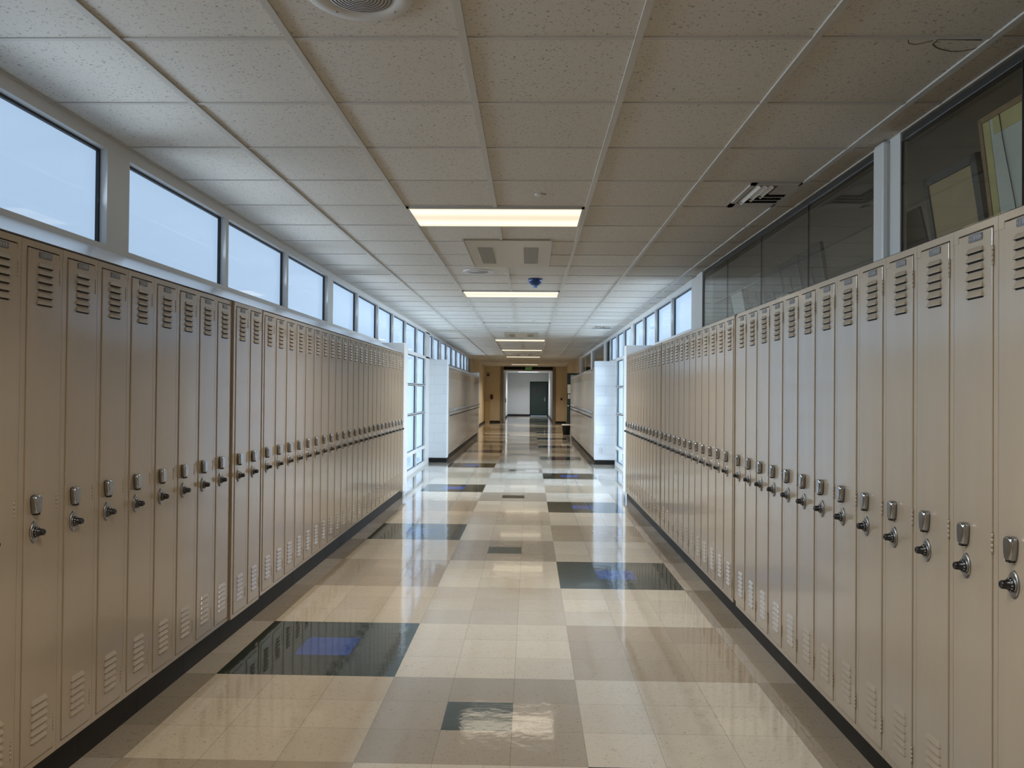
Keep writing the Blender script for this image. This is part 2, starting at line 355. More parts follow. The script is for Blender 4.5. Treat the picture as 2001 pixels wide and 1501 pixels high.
# vestibule beyond
mb = MB('greywall'); mb.box((-1.6, YB, 0), (0.0, YB+0.1, 2.7)); mb.box((1.12, YB, 0), (1.6, YB+0.1, 2.7)); mb.box((0.0, YB, 2.13), (1.12, YB+0.1, 2.7)); struct(mb.build('wall_far'))
struct(MB('greywall').box((-1.45, Y1+0.26, 0), (-1.36, YB, 2.7)).build('wall_left'))
struct(MB('white').box((1.13, Y1+0.26, 0), (1.25, YB, 2.7)).build('wall_right'))
struct(MB('white').box((-1.5, Y1+0.2, 2.66), (1.3, YB, 2.72)).build('ceiling'))
mb = MB('kick'); mb.box((-1.36, YB-0.01, 0), (0.0, YB, 0.10)); mb.box((-1.36, Y1+1.4, 0), (-1.35, YB-0.01, 0.10)); mb.box((1.12, Y1+0.3, 0), (1.13, YB, 0.1)); struct(mb.build('baseboard_far'))
mb = MB('kick'); mb.box((-2.16, Y1-0.01, 0), (-1.42, Y1, 0.085)); mb.box((-2.16, 27.4, 0), (-2.15, Y1-0.01, 0.085)); struct(mb.build('baseboard_left'))
mb = MB('kick'); mb.box((1.23, Y1-0.01, 0), (1.71, Y1, 0.085)); mb.box((1.71, 27.5, 0), (1.72, Y1, 0.085)); struct(mb.build('baseboard_right'))
# classrooms behind the dark glass
mb = MB('olive'); mb.box((6.0, Y0, 0), (6.1, 8.4, 2.75)); mb.box((1.78, 8.3, 1.93), (6.1, 8.4, 2.75)); mb.box((1.78, Y0-0.1, 0), (6.1, Y0, 2.75)); mb.box((1.80, Y0, 2.70), (6.1, 8.4, 2.75)); mb.box((2.4, Y0, -0.02), (6.1, 8.4, 0))
struct(mb.build('wall_classroom'))
mb = MB('olive'); mb.box((4.0, 17.0, 0), (4.1, 28, 2.75)); mb.box((1.95, 16.95, 2.1), (4.0, 17.05, 2.75)); mb.box((2.5, 27.4, 0), (4.0, 27.5, 2.75)); mb.box((1.80, 17.0, 2.70), (4.1, 27.5, 2.75)); struct(mb.build('wall_classroom'))
mb = MB('olive'); mb.box((-3.6, 26.0, 0), (-2.3, 26.05, 2.75)); mb.box((-3.6, 26.05, 0), (-3.5, 27.5, 2.75)); mb.box((-3.5, 27.4, 0), (-2.35, 27.5, 2.75)); mb.box((-3.6, 26.0, 2.69), (-2.2, 27.5, 2.75)); struct(mb.build('wall_classroom'))
# black kick bases under the lockers and painted wing walls
def kick(side, x0, x1, y0, y1, face):
    mb = MB(['kick', 'seam']); y = y0
    while y < y1-0.01:
        e = min(y+0.458, y1); mb.box((x0, y+0.0008, 0), (x1, e-0.0008, 0.136)); y = e
    mb.box((x0+0.001*(1 if face < 0 else 0), y0, 0), (x1-0.001*(1 if face > 0 else 0), y1, 0.13), 1)
    struct(mb.build('baseboard_'+side), 'black cove base under the lockers')
kick('left', -2.10, -1.75, 1.63, 10.72, 1); kick('right', 1.352, 1.74, 1.285, 10.80, -1)
kick('left', -2.10, -1.75, 16.22, 25.95, 1); kick('right', 1.352, 1.74, 16.07, 25.06, -1)
struct(MB('white').box((-2.12, 10.395, 0.10), (-1.692, 10.72, 2.105), bev=0.006).build('wall_left'), 'white wing wall closing the near left lockers')
struct(MB('white').box((1.302, 10.56, 0.10), (1.765, 10.82, 2.105), bev=0.006).build('wall_right'), 'white wing wall closing the near right lockers')
o = MB('block').box((-2.12, 15.97, 0.085), (-1.70, 16.22, 2.115), bev=0.012).build('wall_left'); struct(o, 'white painted block wall end on the left')
o = MB('block').box((1.325, 15.85, 0.085), (1.77, 16.07, 2.105), bev=0.012).build('wall_right'); struct(o, 'white painted block wall end on the right')
struct(MB('kick').box((-2.11, 15.965, 0), (-1.705, 16.22, 0.085)).build('baseboard_left')); struct(MB('kick').box((1.33, 15.845, 0), (1.76, 16.07, 0.085)).build('baseboard_right'))
struct(MB('white').box((-2.12, 25.87, 0.0), (-1.70, 26.0, 2.10)).build('wall_left')); struct(MB('post').box((1.31, 25.0, 0.0), (1.77, 25.08, 2.02)).build('wall_right'))
# sloped white caps over the left lockers; flat caps on the right
def slope(y0, y1, n):
    mb = MB(['slope', 'seam'])
    mb.prism([(-1.703, y0, 1.962), (-2.085, y0, 2.132), (-2.085, y0, 2.02), (-1.75, y0, 1.957)], (0, y1-y0, 0), 0)
    struct(mb.build('trim_%d' % n), 'white sloped metal cap above the left lockers')
slope(1.5, 10.395, 3); slope(16.22, 25.87, 4)
struct(MB('seam').box((1.34, 1.5, 1.957), (1.735, 8.40, 1.972)).build('trim_5'), 'dark cap over the right lockers')
mb = MB('slope'); mb.prism([(1.315, 8.40, 1.962), (1.73, 8.40, 2.125), (1.73, 8.40, 1.96)], (0, 10.56-8.40, 0)); mb.prism([(1.315, 16.07, 1.962), (1.73, 16.07, 2.10), (1.73, 16.07, 1.96)], (0, 25.0-16.07, 0)); struct(mb.build('trim_6'), 'sloped cap above the right lockers')
# ---- windows
WIN = [0]
def window(side, y0, y1, z0, z1, glass='pane', gasket=True):
    """one glazed opening: frame, black gasket, pane"""
    WIN[0] += 1; s = 1 if side == 'right' else -1; xf = WR if s > 0 else WL; t = 0.025
    x0, x1 = xf, xf+s*0.080
    mb = MB('frame')
    mb.box((x0, y0-t, z0-t), (x1, y0, z1+t)); mb.box((x0, y1, z0-t), (x1, y1+t, z1+t)); mb.box((x0, y0, z0-t), (x1, y1, z0)); mb.box((x0, y0, z1), (x1, y1, z1+t))
    f = struct(mb.build('window_%d' % WIN[0]))
    xg = xf+s*0.052; a, b = xf+s*0.036, xg; k = 0.012
    if gasket:
        mb = MB('gasket'); mb.box((a, y0, z0), (b, y0+k, z1)); mb.box((a, y1-k, z0), (b, y1, z1)); mb.box((a, y0+k, z1-k), (b, y1-k, z1)); mb.box((a, y0+k, z0), (b, y1-k, z0+0.004)); mb.build('gasket', f)
    MB(glass).box((xg, y0, z0), (xg+s*0.006, y1, z1)).build('glass_pane', f)
    if glass == 'pane' and y0 < 25:
        area_lamp('daylight', f, (xg-s*0.004, (y0+y1)/2, (z0+z1)/2), z1-z0-0.04, y1-y0-0.04, DAY_W*(0.85 if z0 < 2 else 0.8 if y0 > 9 else 0.82)*(z1-z0)*(y1-y0), (0.68, 0.84, 1.0), 100, (0, s*(math.pi/2-math.radians(20 if z0 < 2 else 9)), 0))
    return f
TOPZ, SILLZ = 2.622, 2.155
LWIN = [(-1.75, -0.40), (-0.35, 1.00), (1.05, 2.39), (2.44, 3.74), (3.95, 5.22), (5.27, 6.54), (6.59, 7.89), (8.10, 9.26), (9.31, 10.51), (10.56, 11.69), (11.74, 12.89), (12.94, 14.20), (14.25, 15.38),  # first three are unseen, added behind the viewer for their light
        (15.43, 16.59), (16.64, 17.77), (18.05, 19.29), (19.34, 20.59), (20.64, 21.95), (22.0, 23.42), (23.47, 24.58), (24.63, 25.73)]
for a, b in LWIN: window('left', a, b, SILLZ, TOPZ)
window('left', 26.15, 27.35, 2.12, TOPZ, 'glass', False)
ROWS = [(1.60, 2.10), (1.055, 1.565), (0.39, 1.02), (0.075, 0.33)]
for a, b in ((10.78, 11.69), (11.74, 12.89), (12.94, 14.20), (14.25, 15.38)):
    for z0, z1 in ROWS: window('left', a, b, z0, z1)
RWIN = [(8.42, 9.60), (9.65, 10.85), (10.90, 12.01), (12.06, 13.20), (13.49, 14.53), (14.58, 15.72), (15.77, 16.95)]
for a, b in RWIN: window('right', a, b, SILLZ, TOPZ)
for a, b in ((10.90, 12.01), (12.06, 13.20), (13.49, 14.53), (14.58, 15.72)):
    for z0, z1 in ROWS: window('right', a, b, z0, z1)
window('right', 17.0, 17.85, SILLZ, TOPZ, 'glass', True)
for a, b in ((18.4, 21.75), (22.3, 26.6)): window('right', a, b, 2.12, TOPZ, 'glass', False)
# dark classroom glazing on the near right: butt-jointed panes
def big_pane(y0, y1):
    WIN[0] += 1
    f = MB('seam'); f.box((WR-0.004, y0, 2.640), (WR+0.03, y1, 2.672)); f.box((WR-0.004, y0, 1.935), (WR+0.03, y1, 1.96)); f.box((WR-0.008, y1-0.004, 1.96), (WR+0.0, y1, 2.64))
    f = struct(f.build('window_%d' % WIN[0]))
    MB('glass').box((WR-0.008, y0, 1.96), (WR-0.002, y1-0.004, 2.64)).build('glass_pane', f)
for a, b in ((0.85, 1.85), (1.85, 2.77), (2.77, 3.66), (3.90, 4.88), (4.88, 5.87), (5.87, 6.87), (6.87, 7.80)): big_pane(a, b)
struct(MB('olive').box((WR+0.02, Y0, 1.93), (WR+0.06, 0.85, CEIL)).build('wall_right'))
# mullion posts, heads and sills
mb = MB('frame')
for y0, y1 in ((-2.3, -1.775), (3.765, 3.925), (7.915, 8.075), (15.405, 15.97), (17.795, 18.025), (25.755, 26.125)):
    z = 2.13 if not 15 < y0 < 16 else 0.0
    mb.box((WL, y0, z), (WL-0.075, y1, 2.647))
mb.box((WL, 27.375, 0.0), (WL-0.075, 27.42, 2.647))
mb.box((WL, Y0, 2.647), (WL-0.075, 27.42, CEIL)); mb.box((WL+0.004, Y0, 2.095), (WL-0.075, 10.42, 2.13)); mb.box((WL, 10.42, 2.125), (WL-0.075, 15.97, 2.130)); mb.box((WL+0.004, 15.97, 2.095), (WL-0.075, 26.0, 2.13))
mb.box((WL, 10.70, 0), (WL-0.075, 15.41, 0.05)); mb.box((WL, 10.70, 0.355), (WL-0.075, 15.41, 0.365)); mb.box((WL, 10.70, 1.045), (WL-0.075, 15.41, 1.03))
struct(mb.build('trim_7'), 'grey aluminium posts and rails of the left windows')
mb = MB('frame')
for y0, y1 in ((13.225, 13.465), (15.745, 15.745), (16.975, 16.975), (17.875, 18.375), (21.775, 22.275), (26.625, 27.5)):
    if y1 > y0: mb.box((WR, y0, 2.10), (WR+0.075, y1, 2.647))
mb.box((WR, 13.225, 0), (WR+0.075, 13.465, 2.13)); mb.box((WR, 15.745, 0), (WR+0.075, 15.86, 2.13))
mb.box((WR, 8.40, 2.647), (WR+0.075, 27.5, CEIL)); mb.box((WR-0.004, 8.40, 2.095), (WR+0.075, 10.70, 2.13)); mb.box((WR, 10.70, 2.125), (WR+0.075, 15.86, 2.130)); mb.box((WR-0.004, 15.86, 2.08), (WR+0.075, 25.1, 2.13))
mb.box((WR, 10.80, 0), (WR+0.075, 15.75, 0.05)); mb.box((WR, 10.80, 0.355), (WR+0.075, 15.75, 0.365)); mb.box((WR, 10.80, 1.03), (WR+0.075, 15.75, 1.045))
struct(mb.build('trim_8'), 'grey aluminium posts and rails of the right windows')
mb = MB('post'); mb.box((1.69, 3.765, 1.93), (1.76, 3.885, CEIL-0.006), bev=0.018); mb.box((1.722, 3.66, 1.93), (1.752, 3.765, CEIL-0.006)); struct(mb.build('trim_9'), 'rounded pale grey post between the dark panes')
mb = MB('post'); mb.box((1.715, 7.80, 1.93), (1.82, 8.06, CEIL-0.006)); mb.box((1.73, 8.06, 1.93), (1.82, 8.395, CEIL-0.006)); struct(mb.build('trim_10'), 'grey column ending the dark glazing')
# ground outside
struct(MB('ground').box((-30, -10, -0.12), (-2.31, 60, -0.06)).build('ground_left')); struct(MB('ground').box((6.2, -10, -0.12), (30, 60, -0.06)).build('ground_right'))
# ================================================================== LOCKERS
LH = 1.825
def hood(mb, x0, x1, zl, h, out, front):
    """one pressed louver: sloped hood with chamfered ends, underside painted dark for the shade of an open slot"""
    c = 0.009; y = front-out
    A = [(x0+c, front, zl+h), (x1-c, front, zl+h)]; B = [(x0+0.003, y, zl+0.002), (x1-0.003, y, zl+0.002)]; Cc = [(x0, front, zl), (x1, front, zl)]
    D = [(x0+0.003, y, zl), (x1-0.003, y, zl)]
    bm = mb.bm
    v = {k: [bm.verts.new(p) for p in pts] for k, pts in dict(A=A, B=B, C=Cc, D=D).items()}
    for q, m in (((v['A'][0], v['A'][1], v['B'][1], v['B'][0]), 0), ((v['B'][0], v['B'][1], v['D'][1], v['D'][0]), 0), ((v['D'][0], v['D'][1], v['C'][1], v['C'][0]), 1),
                 ((v['A'][0], v['B'][0], v['D'][0], v['C'][0]), 0), ((v['A'][1], v['C'][1], v['D'][1], v['B'][1]), 0)):
        f = bm.faces.new(q); f.material_index = m
    # dark strip on the door, painting the shade of the slot below the lip
    mb.quad([(x0+0.004, front-0.0004, zl), (x1-0.004, front-0.0004, zl), (x1-0.004, front-0.0004, zl-0.0042), (x0+0.004, front-0.0004, zl-0.0042)], 1)
def locker_proto(detail=True):
    t = thing('locker', (0, 0, 0), 'locker', 'locker')
    g = 0.0008; D = 0.395
    mb = MB('paint')
    mb.box((g, 0.02, 0), (LW-g, D, LH))
    mb.box((g, 0, 0), (0.0285, 0.02, LH)); mb.box((0.2065, 0, 0), (LW-g, 0.02, LH)); mb.box((0.0285, 0, 1.803), (0.2065, 0.02, LH)); mb.box((0.0285, 0, 0), (0.2065, 0.02, 0.0215))
    mb.box((g, -0.0015, LH-0.022), (LW-g, 0.0, LH)); mb.box((g, -0.0015, LH-0.042), (0.027, 0.0, LH-0.022)); mb.box((0.208, -0.0015, LH-0.042), (LW-g, 0.0, LH-0.022))
    mb.box((g, -0.001, 0), (LW-g, 0.0, 0.019)); mb.box((g, -0.001, 0.019), (0.026, 0, 0.034)); mb.box((0.209, -0.001, 0.019), (LW-g, 0, 0.034))
    fr = mb.build('frame', t)
    mb = MB(['paint', 'slot']); fy = -0.004
    mb.box((0.0310, fy, 0.0240), (0.2045, 0.016, 1.7985), 0, bev=0.0025)
    for k in range(6): hood(mb, 0.0775, 0.1665, 1.609+0.0262*k, 0.0165 if k == 5 else 0.0215, 0.0080, fy)
    for k in range(6): hood(mb, 0.0785, 0.1675, 0.088+0.0258*k, 0.0180, 0.0065, fy)
    door = mb.build('door', t)
    if detail:
        for z in (1.689, 0.882, 0.084):
            mb = MB(['paint', 'seam'])
            for q in range(4): mb.lathe((0.2055, -0.0030, z+0.0145*q), (0, 0, 1), [(0.0033, 0), (0.0033, 0.0136)], 8)
            mb.lathe((0.2055, -0.0035, z), (0, 0, 1), [(0.0024, 0), (0.0024, 0.0575)], 6, 1)
            mb.build('hinge', door)
        mb = MB(['plate', 'emboss', 'slot']); a, b = 0.088, 0.158; z0, z1 = 1.7725, 1.794
        r = 0.004; pts = []
        for cx, cz, s0 in ((b-r, z1-r, 0), (a+r, z1-r, 90), (a+r, z0+r, 180), (b-r, z0+r, 270)):
            for q in range(4): an = math.radians(s0+q*30); pts.append((cx+r*math.cos(an), fy-0.0005, cz+r*math.sin(an)))
        mb.prism(pts, (0, -0.0016, 0)); zc = (z0+z1)/2; yy = fy-0.0021
        for k in range(4):
            x = 0.1035+0.0125*k
            mb.box((x, yy-0.0006, zc-0.0065), (x+0.0016, yy, zc+0.0065), 1)
            if k: mb.box((x+0.0052, yy-0.0006, zc-0.006), (x+0.0066, yy, zc+0.006), 1); mb.box((x, yy-0.0006, zc+0.005), (x+0.0066, yy, zc+0.0063), 1)
        for x in (0.0935, 0.1525): mb.lathe((x, yy, zc), (0, -1, 0), [(0.0022, 0), (0.0018, 0.0008), (0, 0.0012)], 8, 1)
        mb.build('number_plate', door)
    # shield shaped pull
    mb = MB(['chrome', 'slot']); cx, zb = 0.078, 0.884
    outl = [(-0.0195, 0.052), (-0.0165, 0.060), (-0.009, 0.0640), (0.009, 0.0640), (0.0165, 0.060), (0.0195, 0.052), (0.0190, 0.034), (0.0165, 0.016), (0.0135, 0.004), (0.0115, 0.0), (-0.0115, 0.0), (-0.0135, 0.004), (-0.0165, 0.016), (-0.0190, 0.034)]
    rings = []
    for sc, y in ((1.0, fy), (1.0, fy-0.012), (0.93, fy-0.018), (0.74, fy-0.0215)):
        rings.append([mb.bm.verts.new((cx+x*sc, y, zb+0.032+(z-0.032)*(0.5+0.5*sc))) for x, z in outl])
    for A, B in zip(rings, rings[1:]):
        for k in range(len(outl)):
            q = (k+1) % len(outl); f = mb.bm.faces.new([A[k], A[q], B[q], B[k]]); f.smooth = True
    mb.bm.faces.new(rings[-1]); mb.bm.faces.new(rings[0][::-1])
    mb.box((cx-0.008, fy-0.0190, zb-0.005), (cx+0.008, fy-0.003, zb+0.004), 1)  # dark block paints the shade of the open notch
    mb.build('handle', t)
    # pointed oval lock plate with dial
    cx, cz = 0.080, 0.820
    mb = MB('steel'); pts = []
    for k in range(24):
        an = 2*math.pi*k/24; x = 0.0235*math.cos(an); z = 0.038*math.sin(an); x *= (1-0.35*abs(math.sin(an))**3)
        pts.append((x, z))
    rings = [[mb.bm.verts.new((cx+x*s, y, cz+z*s)) for x, z in pts] for s, y in ((1, fy), (1, fy-0.003), (0.93, fy-0.006))]
    for A, B in zip(rings, rings[1:]):
        for k in range(24): f = mb.bm.faces.new([A[k], A[(k+1) % 24], B[(k+1) % 24], B[k]]); f.smooth = True
    mb.bm.faces.new(rings[-1]); mb.bm.faces.new(rings[0][::-1])
    mb.lathe((cx, fy-0.006, cz), (0, -1, 0), [(0.0215, 0), (0.0215, 0.003), (0.0205, 0.0045)], 24)
    lk = mb.build('combination_lock', t)
    mb = MB(['knob', 'tick']); yb = fy-0.0105
    mb.lathe((cx, yb, cz), (0, -1, 0), [(0.0195, 0), (0.0190, 0.0035), (0.0150, 0.007), (0.0128, 0.008), (0.0112, 0.024), (0.0100, 0.0265), (0.006, 0.0265), (0.005, 0.0255), (0, 0.0255)], 24)
    for k in range(12):
        an = 2*math.pi*k/12; c, s = math.cos(an), math.sin(an); u = (-s*0.0008, 0, c*0.0008)
        p, q = (cx+c*0.0155, yb-0.0068, cz+s*0.0155), (cx+c*0.0188, yb-0.0040, cz+s*0.0188)
        mb.quad([(p[0]-u[0], p[1]-0.0004, p[2]-u[2]), (p[0]+u[0], p[1]-0.0004, p[2]+u[2]), (q[0]+u[0], q[1]-0.0004, q[2]+u[2]), (q[0]-u[0], q[1]-0.0004, q[2]-u[2])], 1)
    mb.build('dial', lk)
    return t
proto = locker_proto(True); used = [False]
SEATS = []
def seat_row(side, seams, detail, where, group, zb, ztop):
    for n, y in enumerate(seams, 1):
        if detail and not used[0]: o = proto; used[0] = True
        elif detail: o = copy_tree(proto)
        else: o = copy_tree(far_proto)
        if side == 'left': o.location = (XL, y, zb); o.rotation_euler = (0, 0, math.pi/2)
        else: o.location = (XR, y+LW, zb); o.rotation_euler = (0, 0, -math.pi/2)
        o.scale = (1, 1, (ztop-zb)/LH)
        tag(o, 'tall beige metal locker, %s %s' % (ordinal(n), where), 'locker', group); SEATS.append(o)
left = [2.319+LW*k for k in range(11)]; left += [left[-1]+LW+0.06+LW*k for k in range(24)]
right = [1.974+LW*k for k in range(13)]; right += [right[-1]+LW+0.065+LW*k for k in range(12)]; right += [right[-1]+LW+0.045+LW*k for k in range(12)]
seat_row('left', left, True, 'from left edge in the near left row', 'near left row of lockers', 0.145, 1.953)
seat_row('right', right, True, 'from right edge in the near right row', 'near right row of lockers', 0.118, 1.958)
for o in SEATS[9:11]: o.location.x += 0.014
far_proto = copy_tree(proto)
for ch in list(far_proto.children):
    for g_ in list(ch.children):
        if not g_.name.startswith('dial'): bpy.data.objects.remove(g_)
seat_row('left', [16.24+LW*k for k in range(42)], False, 'past white block wall in far left row', 'far left row of lockers', 0.140, 1.955)
seat_row('right', [16.09+LW*k for k in range(39)][:38], False, 'past white block wall in far right row', 'far right row of lockers', 0.125, 1.955)
for ch in list(far_proto.children_recursive): bpy.data.objects.remove(ch)
bpy.data.objects.remove(far_proto)
# filler strips between locker units
def filler(x0, x1, y0, y1, n, lab):
    struct(MB('paint').box((x0, y0+0.004, 0.14), (x1, y1-0.002, 1.953)).build('trim_%d' % n), lab)
filler(-2.05, -1.706, left[10]+LW, left[11], 11, 'beige filler strip between left locker units')
filler(1.316, 1.70, right[12]+LW, right[13], 12, 'beige filler strip between right locker units')
filler(1.316, 1.70, right[24]+LW, right[25], 13, 'second beige filler strip between right locker units')
# a few lockers nearer than the frame, then a plain painted face behind the viewer
seat_row('left', [2.319-LW*k for k in (1, 2, 3)], True, 'nearer than the frame edge on the left', 'near left row of lockers', 0.145, 1.953)
seat_row('right', [1.974-LW*k for k in (1, 2, 3)], True, 'nearer than the frame edge on the right', 'near right row of lockers', 0.118, 1.958)
struct(MB('paint').box((-2.09, Y0, 0.0), (XL, 2.315-3*LW, 1.953)).build('wall_left')); struct(MB('paint').box((XR, Y0, 0.0), (1.73, 1.970-3*LW, 1.955)).build('wall_right'))
# ================================================================== CEILING THINGS
def ceiling_light(k, lit, label):
    y = GY+k*G; x0, x1 = GX-G, GX+G
    t = thing('ceiling_light', ((x0+x1)/2, y+G/2, CEIL), label, 'ceiling light', 'recessed corridor lights')
    hx, hy = G-0.016, G/2-0.016
    mb = MB('tbar'); w = 0.016
    for a, b in (((-hx, -hy), (hx, -hy+w)), ((-hx, hy-w), (hx, hy)), ((-hx, -hy), (-hx+w, hy)), ((hx-w, -hy), (hx, hy))):
        mb.box((a[0], a[1], -0.016), (b[0], b[1], 0.0))
    mb.build('frame', t)
    MB('lamp' if lit else 'lampoff').box((-hx+w, -hy+w, -0.0125), (hx-w, hy-w, -0.0005)).build('diffuser', t)
    if lit: area_lamp('lamp', t, (0, 0, -0.018), 2*hx-0.06, 2*hy-0.06, LAMP_W*(2.2 if k > 35 else 1.0), (1.0, 0.91, 0.77), 135, (0, 0, 0))
ceiling_light(-10, True, 'unseen lit ceiling light added far behind the viewer'); ceiling_light(-3, True, 'unseen lit ceiling light added above the viewer, out of frame')  # unseen fixtures continuing the row, set lit to brighten the near corridor
ceiling_light(4, True, 'largest and nearest lit rectangular ceiling light'); ceiling_light(11, True, 'second lit ceiling light, just beyond the blue sensor')
ceiling_light(18, False, 'unlit ceiling light panel before the third speaker'); ceiling_light(25, True, 'third lit ceiling light, beyond the second beige air unit')
ceiling_light(32, True, 'fourth lit ceiling light from the viewer'); ceiling_light(39, True, 'fifth lit ceiling light, in front of the last air unit'); ceiling_light(51, True, 'last lit ceiling light just before the exit sign')
def air_unit(yc, label, w=0.70, l=1.31):
    t = thing('ceiling_air_unit', (-0.195, yc, CEIL), label, 'air unit', 'beige ceiling air units')
    MB('cassette').box((-w/2, -l/2, -0.016), (w/2, l/2, 0.0), bev=0.004).build('panel', t)
    MB('tbar').box((-w/2-0.016, -l/2, -0.022), (-w/2, l/2, 0)).build('side_trim', t); MB('tbar').box((w/2, -l/2, -0.022), (w/2+0.016, l/2, 0)).build('side_trim', t)
    for s in (-1, 1):
        mb = MB(['mesh', 'cassette']); cx = s*0.195; a, b = cx-0.064, cx+0.064; y0, y1 = -0.36, 0.44
        mb.box((a, y0, -0.0175), (b, y1, -0.0160))
        for q in range(13): x = a+(b-a)*q/12; mb.box((x-0.0014, y0, -0.0180), (x+0.0014, y1, -0.0175), 1)
        for q in range(41): y = y0+(y1-y0)*q/40; mb.box((a, y-0.0035, -0.0180), (b, y+0.0035, -0.0175), 1)
        mb.build('grille', t)
air_unit(6.90, 'large beige air unit behind the nearest lit ceiling light'); air_unit(16.62, 'smaller looking beige air unit before the third lit ceiling light'); air_unit(25.3, 'farthest beige air unit before the fifth lit ceiling light')
def speaker(x, y, r, label):
    t = thing('ceiling_speaker', (x, y, CEIL), label, 'speaker', 'round ceiling speakers')
    MB('grille').lathe((0, 0, 0), (0, 0, -1), [(r, 0), (r, 0.006), (r*0.97, 0.009), (r*0.63, 0.009), (r*0.62, 0.007)], 48, cap=False).build('rim', t)
    mb = MB(['grille', 'spk']); mb.lathe((0, 0, -0.0095), (0, 0, -1), [(r*0.61, 0), (r*0.60, 0.0005), (0, 0.0005)], 48, 1)
    for q in range(9): R = r*0.6*(q+0.6)/9.3; mb.lathe((0, 0, -0.0100), (0, 0, -1), [(R+0.0032, 0), (R+0.0032, 0.0010), (R, 0.0010)], 40, cap=False)
    mb.build('grille', t)
    for s in (-1, 1):
        for u in (-1, 1): MB('steel').lathe((s*r*0.57, u*r*0.57, -0.009), (0, 0, -1), [(0.005, 0), (0.004, 0.002), (0, 0.003)], 8).build('screw', t)
speaker(-0.542, 2.395, 0.165, 'round grey ceiling speaker cut by the top edge'); speaker(-0.534, 7.92, 0.160, 'round ceiling speaker behind the large beige air unit'); speaker(-0.53, 14.67, 0.160, 'round ceiling speaker beyond the unlit light panel')
t = thing('ceiling_sensor', (0.048, 8.44, CEIL), 'blue domed sensor hanging before the second lit light', 'sensor')
MB('blue').lathe((0, 0, 0), (0, 0, -1), [(0.076, 0), (0.076, 0.018), (0.070, 0.040), (0.050, 0.062), (0.034, 0.070), (0, 0.070)], 32).build('base', t)
MB('paleblue').lathe((0, 0, -0.070), (0, 0, -1), [(0.032, 0), (0.032, 0.018), (0.028, 0.026), (0, 0.028)], 24).build('lens', t)
tag(MB('tbar').lathe((0, 0, 0), (0, 0, -1), [(0.036, 0), (0.036, 0.004), (0.033, 0.006), (0, 0.006)], 28).build('sprinkler_cover', loc=(0.055, 4.836, CEIL)), 'small round sprinkler cover before the nearest lit light', 'sprinkler cover')
tag(MB('tbar').lathe((0, 0, 0), (0, 0, -1), [(0.036, 0), (0.036, 0.004), (0.033, 0.006), (0, 0.006)], 28).build('sprinkler_cover', loc=(0.055, 13.35, CEIL)), 'distant small sprinkler cover before the unlit light panel', 'sprinkler cover')
def vent(x0, x1, y0, y1, label):
    t = thing('ceiling_vent', ((x0+x1)/2, (y0+y1)/2, CEIL), label, 'vent', 'corner blow ceiling vents'); hx, hy = (x1-x0)/2, (y1-y0)/2
    mb = MB('tbar'); w = 0.03
    mb.box((-hx, -hy, -0.010), (-hx+w, hy, 0)); mb.box((hx-0.012, -hy, -0.010), (hx, hy, 0)); mb.box((-hx, -hy, -0.010), (hx, -hy+0.05, 0)); mb.box((-hx, hy-0.10, -0.010), (hx, hy, 0)); mb.build('frame', t)
    MB('mesh').box((-hx+w, -hy+0.05, -0.003), (hx-0.012, hy-0.10, -0.0005)).build('throat', t)
    for q in range(3):     # nested L-shaped blades
        a = -hx+w+0.012+0.038*q; yb = hy-0.10-0.012-0.075*q
        mb = MB('post'); mb.prism([(a, -hy+0.05, -0.004), (a+0.006, -hy+0.05, -0.003), (a+0.024, -hy+0.05, -0.018), (a+0.020, -hy+0.05, -0.020)], (0, yb+hy-0.05, 0))
        mb.prism([(a, yb, -0.004), (a, yb-0.008, -0.003), (a, yb-0.040, -0.018), (a, yb-0.034, -0.020)], (hx-0.012-a, 0, 0)); mb.build('blade', t)
    MB('tbar').box((-hx+w+0.135, -hy+0.05, -0.012), (hx-0.012, hy-0.34, -0.003)).build('corner_plate', t)
vent(1.285, 1.575, 4.535, 5.118, 'grey louvered ceiling vent by the right dark glazing'); vent(1.20, 1.52, 14.3, 14.9, 'distant ceiling vent above the right bay windows')
def room_fill_light(x, y, label, w=30):  # unseen lamps added to light the rooms behind the glass
    t = thing('ceiling_light', (x, y, 2.70), label, 'ceiling light', 'added classroom lights')
    MB('tbar').box((-0.32, -0.62, -0.010), (0.32, 0.62, 0)).build('frame', t); MB('lamp').box((-0.30, -0.60, -0.014), (0.30, 0.60, -0.010)).build('diffuser', t)
    area_lamp('lamp', t, (0, 0, -0.016), 0.5, 1.1, w, (1.0, 0.93, 0.80), 175, (0, 0, 0))
room_fill_light(3.9, 2.9, 'added unseen ceiling light in the classroom behind the near right glass'); room_fill_light(3.9, 6.2, 'added unseen ceiling light in the classroom, second from the near end'); room_fill_light(3.2, 22.0, 'added unseen ceiling light in the far right classroom', 10)
